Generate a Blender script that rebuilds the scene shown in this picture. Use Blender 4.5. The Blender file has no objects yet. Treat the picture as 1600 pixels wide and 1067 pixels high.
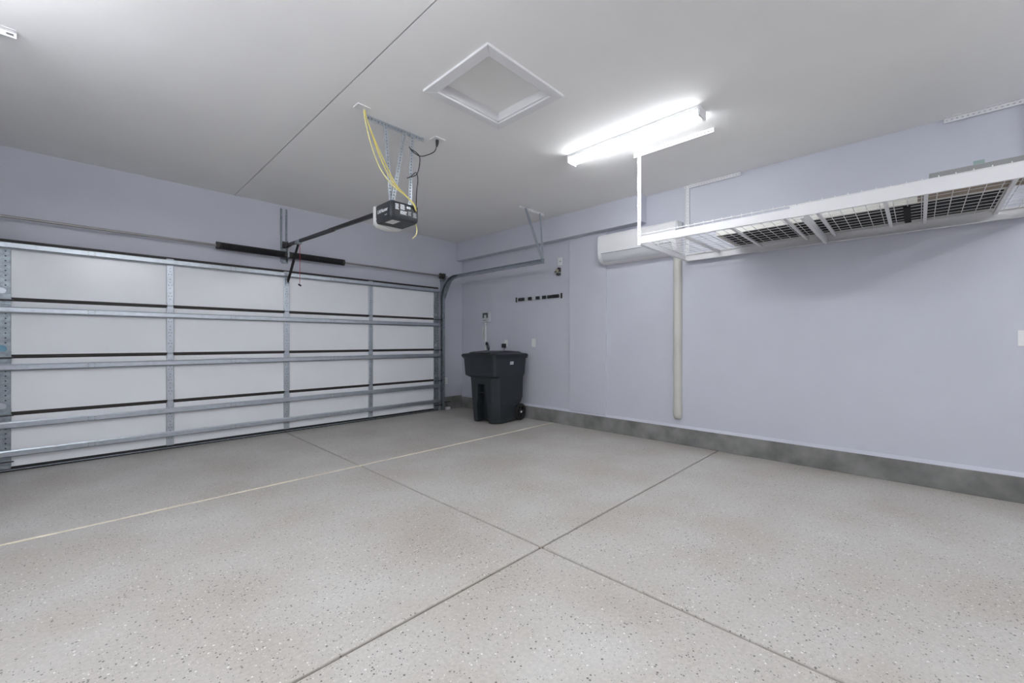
import bpy, bmesh, math, random
from mathutils import Vector, Matrix
random.seed(7)
scene = bpy.context.scene
COL = scene.collection

# ---------------------------------------------------------------- camera
F_PX = 652.3
YAW = math.atan(670 / 652.3)
cam_data = bpy.data.cameras.new('camera')
cam_data.sensor_width = 36.0
cam_data.lens = F_PX / 1600 * 36.0
cam_data.clip_start = 0.02
cam = bpy.data.objects.new('camera', cam_data)
cam.location = (0, 0, 1.21)
cam.rotation_euler = (math.pi / 2, 0, -YAW)
COL.objects.link(cam)
scene.camera = cam

# ---------------------------------------------------------------- world, exposure
world = bpy.data.worlds.new('world')
scene.world = world
world.use_nodes = True
world.node_tree.nodes['Background'].inputs[0].default_value = (0.55, 0.6, 0.7, 1)
world.node_tree.nodes['Background'].inputs[1].default_value = 0.3
vs = scene.view_settings
vs.view_transform = 'Standard'
vs.look = 'None'
vs.gamma = 1.0
vs.use_curve_mapping = False
vs.exposure = 1.20
LAMP_RACK = 17.5      # tube beside the rack, emission set separately to balance brightness
LAMP = 17.5            # emission of the added hanging lights
LAMP_COLOR = (0.95, 0.975, 1.0)

# ---------------------------------------------------------------- measures of the room
WX = 4.93      # right wall
WY = 6.10      # garage door wall
LX = -1.14     # left wall
BY = -3.30     # wall behind the camera
H = 3.03       # ceiling
DY = 6.05      # inner face of the garage door
RX = 1.885     # middle of the door, opener rail

# ---------------------------------------------------------------- materials
def nmat(name, color, rough=0.6, metal=0.0, noise=0.0, nscale=8.0, bump=0.0, bscale=200.0, spec=0.5, detail=4.0):
    m = bpy.data.materials.new(name)
    m.use_nodes = True
    nt = m.node_tree
    b = nt.nodes['Principled BSDF']
    b.inputs['Base Color'].default_value = (*color, 1)
    b.inputs['Roughness'].default_value = rough
    b.inputs['Metallic'].default_value = metal
    b.inputs['Specular IOR Level'].default_value = spec
    tc = nt.nodes.new('ShaderNodeTexCoord')
    geo = nt.nodes.new('ShaderNodeNewGeometry')
    if noise > 0:
        n = nt.nodes.new('ShaderNodeTexNoise')
        n.inputs['Scale'].default_value = nscale
        n.inputs['Detail'].default_value = detail
        nt.links.new(geo.outputs['Position'], n.inputs['Vector'])
        r = nt.nodes.new('ShaderNodeValToRGB')
        r.color_ramp.elements[0].position = 0.3
        r.color_ramp.elements[1].position = 0.7
        r.color_ramp.elements[0].color = (*[max(0, c * (1 - noise)) for c in color], 1)
        r.color_ramp.elements[1].color = (*[min(1, c * (1 + noise)) for c in color], 1)
        nt.links.new(n.outputs['Fac'], r.inputs['Fac'])
        nt.links.new(r.outputs['Color'], b.inputs['Base Color'])
    if bump > 0:
        n2 = nt.nodes.new('ShaderNodeTexNoise')
        n2.inputs['Scale'].default_value = bscale
        n2.inputs['Detail'].default_value = 2.0
        nt.links.new(geo.outputs['Position'], n2.inputs['Vector'])
        bp = nt.nodes.new('ShaderNodeBump')
        bp.inputs['Strength'].default_value = bump
        bp.inputs['Distance'].default_value = 0.004
        nt.links.new(n2.outputs['Fac'], bp.inputs['Height'])
        nt.links.new(bp.outputs['Normal'], b.inputs['Normal'])
    return m

def emat(name, color, strength):
    m = bpy.data.materials.new(name)
    m.use_nodes = True
    b = m.node_tree.nodes['Principled BSDF']
    b.inputs['Base Color'].default_value = (0.9, 0.9, 0.9, 1)
    b.inputs['Emission Color'].default_value = (*color, 1)
    b.inputs['Emission Strength'].default_value = strength
    return m

M = {}
M['wall'] = nmat('wall_paint', (0.585, 0.595, 0.665), 0.55, noise=0.015, nscale=3, bump=0.12, bscale=90, spec=0.3)
M['ceiling'] = nmat('ceiling_paint', (0.89, 0.885, 0.875), 0.8, noise=0.012, nscale=2, bump=0.08, bscale=80, spec=0.2)
M['gap'] = nmat('dark_gap', (0.03, 0.03, 0.03), 0.9)
M['white'] = nmat('white_paint', (0.80, 0.80, 0.81), 0.4, noise=0.01)
M['plate'] = nmat('white_plastic', (0.82, 0.82, 0.82), 0.35)
M['rackwhite'] = nmat('white_powder_coat', (0.82, 0.82, 0.83), 0.38)
M['cream'] = nmat('cream_plastic', (0.66, 0.655, 0.60), 0.45, noise=0.03, nscale=5)
M['linecover'] = nmat('ivory_plastic', (0.60, 0.595, 0.55), 0.45, noise=0.03, nscale=4)
M['panelwhite'] = nmat('door_panel_white', (0.87, 0.885, 0.91), 0.22, noise=0.012, nscale=3, bump=0.10, bscale=45, spec=0.5)
M['edgebrown'] = nmat('section_edge_dark', (0.022, 0.016, 0.014), 0.55)
M['galv'] = nmat('galvanised_steel', (0.47, 0.51, 0.555), 0.38, 0.8, noise=0.08, nscale=22, detail=6)
M['galvdark'] = nmat('galvanised_steel_dull', (0.30, 0.34, 0.37), 0.45, 0.7, noise=0.25, nscale=25, detail=6)
M['shaft'] = nmat('shaft_steel', (0.34, 0.33, 0.32), 0.35, 0.8, noise=0.08, nscale=20)
M['castiron'] = nmat('dark_cast_metal', (0.07, 0.065, 0.06), 0.6, 0.3, noise=0.3, nscale=40)
M['blackmetal'] = nmat('black_metal', (0.016, 0.016, 0.018), 0.42, 0.2, noise=0.2, nscale=15)
M['blackplastic'] = nmat('black_plastic', (0.02, 0.021, 0.024), 0.45)
M['motor'] = nmat('charcoal_plastic', (0.028, 0.032, 0.038), 0.42, noise=0.1, nscale=20)
M['motorpanel'] = nmat('motor_label_black', (0.012, 0.014, 0.02), 0.35)
M['print'] = nmat('white_print', (0.75, 0.77, 0.8), 0.6)
M['greyprint'] = nmat('grey_print', (0.40, 0.42, 0.45), 0.6)
M['lens'] = nmat('translucent_white_lens', (0.78, 0.78, 0.76), 0.3)
M['yellow'] = nmat('yellow_wire', (0.74, 0.62, 0.16), 0.5)
M['paleyellow'] = nmat('pale_yellow_wire', (0.75, 0.68, 0.30), 0.5)
M['rubber'] = nmat('black_rubber', (0.012, 0.012, 0.013), 0.7)
M['bin'] = nmat('bin_charcoal', (0.019, 0.025, 0.030), 0.5, noise=0.12, nscale=12, bump=0.05, bscale=300)
M['lid'] = nmat('bin_lid_dark', (0.009, 0.012, 0.016), 0.42, noise=0.1, nscale=10)
M['curb'] = nmat('grey_concrete_curb', (0.215, 0.213, 0.206), 0.75, noise=0.32, nscale=5, bump=0.3, bscale=40, detail=8)
M['sealant'] = nmat('cream_joint_filler', (0.68, 0.62, 0.49), 0.6, noise=0.1, nscale=14)
M['joint'] = nmat('joint_dirt', (0.17, 0.13, 0.095), 0.9, noise=0.2, nscale=20)
M['red'] = nmat('red_cord', (0.45, 0.05, 0.06), 0.6)
M['screen'] = nmat('black_screen', (0.006, 0.006, 0.007), 0.8)
M['card'] = nmat('brown_cardboard', (0.36, 0.29, 0.23), 0.85, noise=0.1, nscale=15)
M['cardgrey'] = nmat('grey_board', (0.33, 0.335, 0.33), 0.8, noise=0.08, nscale=12)
M['tape'] = nmat('pale_green_tape', (0.33, 0.43, 0.42), 0.7)
M['lcd'] = nmat('display_grey', (0.08, 0.10, 0.11), 0.3)
M['boxgrey'] = nmat('pale_grey_plastic', (0.58, 0.60, 0.62), 0.45)
M['brass'] = nmat('brass', (0.62, 0.56, 0.42), 0.3, 0.8)
M['bluedisc'] = nmat('blue_sticker', (0.16, 0.33, 0.45), 0.35, 0.3)
M['lamp'] = emat('added_light_diffuser', LAMP_COLOR, LAMP)
M['lamp_rack'] = emat('fluorescent_diffuser_rack', LAMP_COLOR, LAMP_RACK)

def floor_material():
    m = bpy.data.materials.new('flecked_epoxy_concrete')
    m.use_nodes = True
    nt = m.node_tree
    b = nt.nodes['Principled BSDF']
    geo = nt.nodes.new('ShaderNodeNewGeometry')
    def noise(scale, detail, lo, hi, c0, c1):
        n = nt.nodes.new('ShaderNodeTexNoise')
        n.inputs['Scale'].default_value = scale
        n.inputs['Detail'].default_value = detail
        nt.links.new(geo.outputs['Position'], n.inputs['Vector'])
        r = nt.nodes.new('ShaderNodeValToRGB')
        r.color_ramp.elements[0].position = lo
        r.color_ramp.elements[1].position = hi
        r.color_ramp.elements[0].color = (*c0, 1)
        r.color_ramp.elements[1].color = (*c1, 1)
        nt.links.new(n.outputs['Fac'], r.inputs['Fac'])
        return r.outputs['Color']
    big = noise(1.6, 5, 0.32, 0.68, (0.445, 0.41, 0.37), (0.53, 0.515, 0.49))
    fine = noise(60, 6, 0.25, 0.75, (0.86, 0.86, 0.86), (1.08, 1.08, 1.08))
    mul = nt.nodes.new('ShaderNodeMix')
    mul.data_type = 'RGBA'; mul.blend_type = 'MULTIPLY'
    mul.inputs[0].default_value = 1.0
    nt.links.new(big, mul.inputs[6]); nt.links.new(fine, mul.inputs[7])
    cur = mul.outputs[2]
    dens = nt.nodes.new('ShaderNodeTexNoise')
    dens.inputs['Scale'].default_value = 2.2
    dens.inputs['Detail'].default_value = 3
    nt.links.new(geo.outputs['Position'], dens.inputs['Vector'])
    def flecks(cur, scale, size, base, color):
        v = nt.nodes.new('ShaderNodeTexVoronoi')
        v.inputs['Scale'].default_value = scale
        nt.links.new(geo.outputs['Position'], v.inputs['Vector'])
        sep = nt.nodes.new('ShaderNodeSeparateColor')
        nt.links.new(v.outputs['Color'], sep.inputs['Color'])
        # threshold of the cell's random number, relaxed where the flecks lie denser
        ma = nt.nodes.new('ShaderNodeMath'); ma.operation = 'MULTIPLY_ADD'
        ma.inputs[1].default_value = 0.48; ma.inputs[2].default_value = base
        nt.links.new(dens.outputs['Fac'], ma.inputs[0])
        lt = nt.nodes.new('ShaderNodeMath'); lt.operation = 'LESS_THAN'
        nt.links.new(sep.outputs[0], lt.inputs[0]); nt.links.new(ma.outputs[0], lt.inputs[1])
        ld = nt.nodes.new('ShaderNodeMath'); ld.operation = 'LESS_THAN'
        sz = nt.nodes.new('ShaderNodeMath'); sz.operation = 'MULTIPLY'
        sz.inputs[1].default_value = size
        nt.links.new(sep.outputs[1], sz.inputs[0])
        nt.links.new(v.outputs['Distance'], ld.inputs[0]); nt.links.new(sz.outputs[0], ld.inputs[1])
        a = nt.nodes.new('ShaderNodeMath'); a.operation = 'MULTIPLY'
        nt.links.new(lt.outputs[0], a.inputs[0]); nt.links.new(ld.outputs[0], a.inputs[1])
        a2 = nt.nodes.new('ShaderNodeMath'); a2.operation = 'MULTIPLY'
        a2.inputs[1].default_value = 0.85
        nt.links.new(a.outputs[0], a2.inputs[0])
        mx = nt.nodes.new('ShaderNodeMix'); mx.data_type = 'RGBA'
        nt.links.new(a2.outputs[0], mx.inputs[0])
        nt.links.new(cur, mx.inputs[6])
        mx.inputs[7].default_value = (*color, 1)
        return mx.outputs[2]
    cur = flecks(cur, 95, 0.46, -0.06, (0.10, 0.09, 0.085))
    cur = flecks(cur, 140, 0.42, -0.04, (0.20, 0.18, 0.16))
    cur = flecks(cur, 80, 0.36, -0.08, (0.80, 0.79, 0.77))
    cur = flecks(cur, 170, 0.42, -0.02, (0.66, 0.64, 0.61))
    nt.links.new(cur, b.inputs['Base Color'])
    b.inputs['Roughness'].default_value = 0.42
    b.inputs['Specular IOR Level'].default_value = 0.35
    bp = nt.nodes.new('ShaderNodeBump')
    bp.inputs['Strength'].default_value = 0.15
    bp.inputs['Distance'].default_value = 0.003
    n2 = nt.nodes.new('ShaderNodeTexNoise')
    n2.inputs['Scale'].default_value = 30
    nt.links.new(geo.outputs['Position'], n2.inputs['Vector'])
    nt.links.new(n2.outputs['Fac'], bp.inputs['Height'])
    nt.links.new(bp.outputs['Normal'], b.inputs['Normal'])
    return m
M['floor'] = floor_material()

# ---------------------------------------------------------------- mesh helpers
def world_of(o):
    v = Vector((0, 0, 0))
    while o is not None:
        v += o.location
        o = o.parent
    return v

def tag(o, label=None, cat=None, group=None, kind=None):
    if label: o['label'] = label
    if cat: o['category'] = cat
    if group: o['group'] = group
    if kind: o['kind'] = kind
    return o

def thing(name, loc, label, cat, group=None, kind=None):
    o = bpy.data.objects.new(name, None)
    o.empty_display_size = 0.05
    o.location = loc
    COL.objects.link(o)
    return tag(o, label, cat, group, kind)

class MB:
    """collects shapes in world coordinates; build() links them as one mesh object"""
    def __init__(self):
        self.v = []; self.f = []
    def add(self, vs_, fs):
        n = len(self.v)
        self.v += [Vector(p) for p in vs_]
        self.f += [tuple(i + n for i in f) for f in fs]
        return self
    def box(self, x0, x1, y0, y1, z0, z1):
        x0, x1 = sorted((x0, x1)); y0, y1 = sorted((y0, y1)); z0, z1 = sorted((z0, z1))
        p = [(x, y, z) for z in (z0, z1) for y in (y0, y1) for x in (x0, x1)]
        return self.add(p, [(0, 2, 3, 1), (4, 5, 7, 6), (0, 1, 5, 4), (2, 6, 7, 3), (0, 4, 6, 2), (1, 3, 7, 5)])
    def bar(self, p0, p1, w, t, up=(0, 0, 1)):
        """box between two points, width w sideways, thickness t along up"""
        p0 = Vector(p0); p1 = Vector(p1)
        d = (p1 - p0).normalized(); u = Vector(up)
        if abs(d.dot(u)) > 0.98: u = Vector((0, 1, 0))
        s = d.cross(u).normalized(); u = s.cross(d).normalized()
        q = [c + s * (a * w / 2) + u * (b * t / 2) for c in (p0, p1) for b in (-1, 1) for a in (-1, 1)]
        return self.add(q, [(0, 2, 3, 1), (4, 5, 7, 6), (0, 1, 5, 4), (2, 6, 7, 3), (0, 4, 6, 2), (1, 3, 7, 5)])
    def tube(self, pts, r, n=8, radii=None):
        pts = [Vector(p) for p in pts]
        rings = []; prev = None
        for i, p in enumerate(pts):
            d = (pts[min(i + 1, len(pts) - 1)] - pts[max(i - 1, 0)]).normalized()
            if prev is None:
                a = Vector((0, 0, 1)) if abs(d.z) < 0.9 else Vector((1, 0, 0))
                s = d.cross(a).normalized()
            else:
                s = (prev - d * prev.dot(d)).normalized()
            prev = s; u = d.cross(s)
            rr = radii[i] if radii else r
            rings.append([p + (s * math.cos(2 * math.pi * k / n) + u * math.sin(2 * math.pi * k / n)) * rr for k in range(n)])
        return self.loft(rings)
    def loft(self, rings, caps=True):
        n = len(rings[0]); vs_ = [p for r in rings for p in r]; fs = []
        for i in range(len(rings) - 1):
            for k in range(n):
                a = i * n + k; b = i * n + (k + 1) % n
                fs.append((a, b, b + n, a + n))
        if caps:
            fs.append(tuple(range(n - 1, -1, -1)))
            fs.append(tuple((len(rings) - 1) * n + k for k in range(n)))
        return self.add(vs_, fs)
    def disc(self, c, axis, r, t, n=20):
        c = Vector(c); a = Vector(axis).normalized()
        return self.tube([c - a * t / 2, c + a * t / 2], r, n)
    def prism(self, poly, axis, a0, a1):
        """extrude a polygon along 'x', 'y' or 'z'"""
        def pt(p, a):
            return {'x': (a, p[0], p[1]), 'y': (p[0], a, p[1]), 'z': (p[0], p[1], a)}[axis]
        return self.loft([[pt(p, a0) for p in poly], [pt(p, a1) for p in poly]])
    def ladder(self, p0, p1, wdir, w, t, pitch=0.05, hole=0.55, rail=0.32):
        """flat strap with a row of real slots"""
        p0 = Vector(p0); p1 = Vector(p1); wd = Vector(wdir).normalized()
        d = p1 - p0; L = d.length; d.normalize()
        nrm = d.cross(wd).normalized()
        rw = w * rail
        for sgn in (-1, 1):
            o = wd * sgn * (w / 2 - rw / 2)
            self.bar(p0 + o, p1 + o, rw, t, nrm)
        k = max(2, round(L / pitch))
        for i in range(k + 1):
            c = p0 + d * (L * i / k); hl = L / k * (1 - hole) / 2
            a = c - d * hl if i > 0 else c
            b = c + d * hl if i < k else c
            self.bar(a, b, w - 2 * rw, t * 0.98, nrm)
        return self
    def build(self, name, mat, parent=None, smooth=False, bevel=0.0, seg=2, sharp=40):
        off = world_of(parent) if parent else Vector((0, 0, 0))
        loc = Vector((0, 0, 0))
        if parent is None:
            xs = [p.x for p in self.v]; ys = [p.y for p in self.v]; zs = [p.z for p in self.v]
            loc = Vector(((min(xs) + max(xs)) / 2, (min(ys) + max(ys)) / 2, min(zs)))
        me = bpy.data.meshes.new(name)
        me.from_pydata([tuple(p - off - loc) for p in self.v], [], self.f)
        bm = bmesh.new(); bm.from_mesh(me)
        bmesh.ops.recalc_face_normals(bm, faces=bm.faces)
        if bevel > 0:
            es = [e for e in bm.edges if len(e.link_faces) == 2 and e.calc_face_angle(0) > math.radians(30)]
            bmesh.ops.bevel(bm, geom=es, offset=bevel, segments=seg, profile=0.5, affect='EDGES', clamp_overlap=True)
        if smooth:
            for fc in bm.faces: fc.smooth = True
            for e in bm.edges:
                if len(e.link_faces) == 2 and e.calc_face_angle(0) > math.radians(sharp): e.smooth = False
        bm.to_mesh(me); bm.free()
        me.materials.append(M[mat] if isinstance(mat, str) else mat)
        o = bpy.data.objects.new(name, me)
        o.location = loc
        COL.objects.link(o)
        if parent: o.parent = parent
        return o

def box(name, mat, parent, x0, x1, y0, y1, z0, z1, bevel=0.0, seg=2):
    return MB().box(x0, x1, y0, y1, z0, z1).build(name, mat, parent, bevel=bevel, seg=seg)

def smooth_path(pts, n=8):
    pts = [Vector(p) for p in pts]
    P = [pts[0] * 2 - pts[1]] + pts + [pts[-1] * 2 - pts[-2]]
    out = []
    for i in range(1, len(P) - 2):
        for k in range(n):
            t = k / n
            a, b, c, d = P[i - 1], P[i], P[i + 1], P[i + 2]
            out.append(0.5 * ((2 * b) + (c - a) * t + (2 * a - 5 * b + 4 * c - d) * t * t + (3 * b - a - 3 * c + d) * t ** 3))
    out.append(pts[-1])
    return out

def text(name, body, size, loc, xdir, ydir, mat, parent, bold=False, align='CENTER'):
    """raised lettering: xdir is the reading direction, ydir is up"""
    cu = bpy.data.curves.new(name, 'FONT')
    cu.body = body; cu.size = size; cu.align_x = align; cu.align_y = 'CENTER'; cu.extrude = 0.0006
    cu.resolution_u = 2
    if bold: cu.offset = size * 0.02
    tmp = bpy.data.objects.new(name + '_curve', cu)
    COL.objects.link(tmp)
    dg = bpy.context.evaluated_depsgraph_get()
    me = bpy.data.meshes.new_from_object(tmp.evaluated_get(dg))
    bpy.data.objects.remove(tmp)
    xd = Vector(xdir).normalized(); yd = Vector(ydir).normalized(); zd = xd.cross(yd)
    mm = Matrix((xd, yd, zd)).transposed().to_4x4()
    off = Vector(loc) - (world_of(parent) if parent else Vector((0, 0, 0)))
    me.transform(Matrix.Translation(off) @ mm)
    me.materials.clear(); me.materials.append(M[mat])
    me.name = name
    o = bpy.data.objects.new(name, me)
    COL.objects.link(o)
    if parent: o.parent = parent
    return o

# ================================================================= the setting
# floor: sub-base with slabs that stand apart at the sawn joints
fl = box('floor', 'joint', None, LX - 0.1, WX + 0.1, BY - 0.1, WY + 0.3, -0.12, -0.014)
tag(fl, 'beige grey concrete garage floor with dark and white flecks', 'floor', kind='structure')
JX = RX; JW = 0.0065
ys = [BY - 0.1, -0.72, 1.595, 3.905, WY + 0.3]
xs = [LX - 0.1, JX, WX + 0.1]
for i in range(2):
    for j in range(4):
        x0 = xs[i] + (JW if i else 0); x1 = xs[i + 1] - (JW if i == 0 else 0)
        y0 = ys[j] + (JW if j else 0); y1 = ys[j + 1] - (JW if j < 3 else 0)
        box('floor_slab', 'floor', fl, x0, x1, y0, y1, -0.10, 0.0, bevel=0.010, seg=3)
# cream filler in the joint nearer the garage door
path = []
for k in range(61):
    x = LX + (WX - LX) * k / 60
    path.append((x, 3.905 + 0.0012 * math.sin(k * 1.7), -0.0085 + 0.0012 * math.sin(k * 0.9)))
f_ = MB().tube(path, 0.0125, 8)
o = f_.build('joint_filler', 'sealant', fl, smooth=True); tag(o, 'cream filler in the floor joint')

# ceiling: two boards with an open seam
ce = box('ceiling', 'gap', None, LX - 0.1, WX + 0.1, BY - 0.1, WY + 0.1, H + 0.10, H + 0.16)
tag(ce, 'pale grey painted plasterboard ceiling with one long open seam', 'ceiling', kind='structure')
HX0, HX1, HY0, HY1 = 1.79, 2.40, 1.945, 2.495      # opening of the attic hatch
GX = 1.315
box('ceiling_board', 'ceiling', ce, LX - 0.1, GX - 0.0045, BY - 0.1, WY + 0.1, H, H + 0.10)
b_ = MB()
b_.box(GX + 0.0045, HX0, BY - 0.1, WY + 0.1, H, H + 0.10)
b_.box(HX1, WX + 0.1, BY - 0.1, WY + 0.1, H, H + 0.10)
b_.box(HX0, HX1, BY - 0.1, HY0, H, H + 0.10)
b_.box(HX0, HX1, HY1, WY + 0.1, H, H + 0.10)
b_.build('ceiling_board', 'ceiling', ce)

# walls
DX0, DX1, DTOP = -0.50, 4.29, 2.11      # opening behind the garage door
b_ = MB()
b_.box(LX - 0.1, DX0, WY, WY + 0.12, 0, H)
b_.box(DX1, WX + 0.1, WY, WY + 0.12, 0, H)
b_.box(DX0, DX1, WY, WY + 0.12, DTOP, H)
tag(b_.build('wall_front', 'wall', None), 'lavender grey wall around the wide garage door', 'wall', kind='structure')
tag(box('wall_right', 'wall', None, WX, WX + 0.12, BY - 0.1, WY, 0, H), 'long plain lavender grey wall behind the wire rack and trash cart', 'wall', kind='structure')
tag(box('wall_left', 'wall', None, LX - 0.12, LX, BY - 0.1, WY, 0, H), 'lavender grey side wall facing the wire rack wall', 'wall', kind='structure')
tag(box('wall_back', 'wall', None, LX, WX, BY - 0.12, BY, 0, H), 'lavender grey wall opposite the garage door', 'wall', kind='structure')

# soffit under the ceiling on the right wall
tag(box('trim_1', 'wall', None, 4.795, WX + 0.002, 2.445, WY, 2.69, H + 0.002, bevel=0.008), 'boxed lavender soffit running under the ceiling to the corner', 'soffit', kind='structure')
# flat cover board on the wall under the soffit
tag(box('trim_2', 'wall', None, WX - 0.026, WX + 0.004, 3.015, 3.62, 0.215, 2.69, bevel=0.004), 'tall flat lavender cover board below the soffit', 'wall panel', kind='structure')

def curb(name, poly_pts, axis, a0, a1, label):
    o = MB().prism(poly_pts, axis, a0, a1).build(name, 'curb', None, bevel=0.006)
    return tag(o, label, 'curb', kind='structure')
CX = 4.893
curb('baseboard_right', [(CX - 0.006, -0.002), (WX, -0.002), (WX, 0.195), (CX, 0.195)], 'y', BY, WY, 'dark grey concrete curb along the foot of the rack wall')
c2 = MB().prism([(6.058, -0.002), (WY, -0.002), (WY, 0.215), (6.062, 0.215)], 'x', 4.44, CX + 0.002).build('baseboard_front', 'curb', None, bevel=0.006)
tag(c2, 'short dark grey concrete curb between door track and corner', 'curb', kind='structure')
# sloped painted sill on the curbs
tag(MB().prism([(CX + 0.002, 0.195), (WX, 0.195), (WX, 0.222), (WX - 0.006, 0.222)], 'y', BY, WY).build('trim_3', 'wall', None), 'thin sloped lavender sill on the curb of the rack wall', 'sill', kind='structure')

# attic hatch
ht = thing('attic_hatch', (2.095, 2.22, H), 'square white framed attic hatch recessed in the ceiling', 'hatch')
fw = 0.078
X0, X1, Y0, Y1 = 1.712, 2.472, 1.872, 2.565
z0 = H - 0.018
for nm, poly in (('a', [(X0, Y0), (X1, Y0), (HX1, HY0), (HX0, HY0)]), ('b', [(X0, Y1), (X1, Y1), (HX1, HY1), (HX0, HY1)]),
                 ('c', [(X0, Y0), (X0, Y1), (HX0, HY1), (HX0, HY0)]), ('d', [(X1, Y0), (X1, Y1), (HX1, HY1), (HX1, HY0)])):
    MB().prism(poly, 'z', z0, H + 0.001).build('frame_board', 'white', ht, bevel=0.004)
t_ = 0.014
for (a, b, c, d) in ((HX0, HX0 + t_, HY0, HY1), (HX1 - t_, HX1, HY0, HY1), (HX0, HX1, HY0, HY0 + t_), (HX0, HX1, HY1 - t_, HY1)):
    box('frame_lining', 'white', ht, a, b, c, d, H - 0.004, H + 0.085)
box('hatch_panel', 'ceiling', ht, HX0 + 0.014, HX1 - 0.014, HY0 + 0.014, HY1 - 0.014, H + 0.062, H + 0.078)

# ================================================================= garage door
door = thing('door_1', (RX, DY, 0), 'wide white sectional garage door braced with galvanised struts', 'garage door', kind='structure')
EX0, EX1 = -0.560, 4.350
secs = [(1.603, 2.135), (1.070, 1.603), (0.537, 1.070), (0.030, 0.537)]     # top to bottom
stile_x = [0.683, 1.893, 3.085]
ends = [(-0.560, -0.468), (4.255, 4.350)]
inner_x = [EX0 + 0.02, 0.683, 1.893, 3.085, EX1 - 0.02]

hat = lambda z0, z1, y: [(y, z0), (y, z1), (y - 0.004, z1), (y - 0.010, z1 - 0.012), (y - 0.042, z1 - 0.016), (y - 0.046, z1 - 0.008), (y - 0.050, z1 - 0.010),
                         (y - 0.050, z0 + 0.014), (y - 0.046, z0 + 0.010), (y - 0.042, z0 + 0.018), (y - 0.010, z0 + 0.012), (y - 0.004, z0)]

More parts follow.
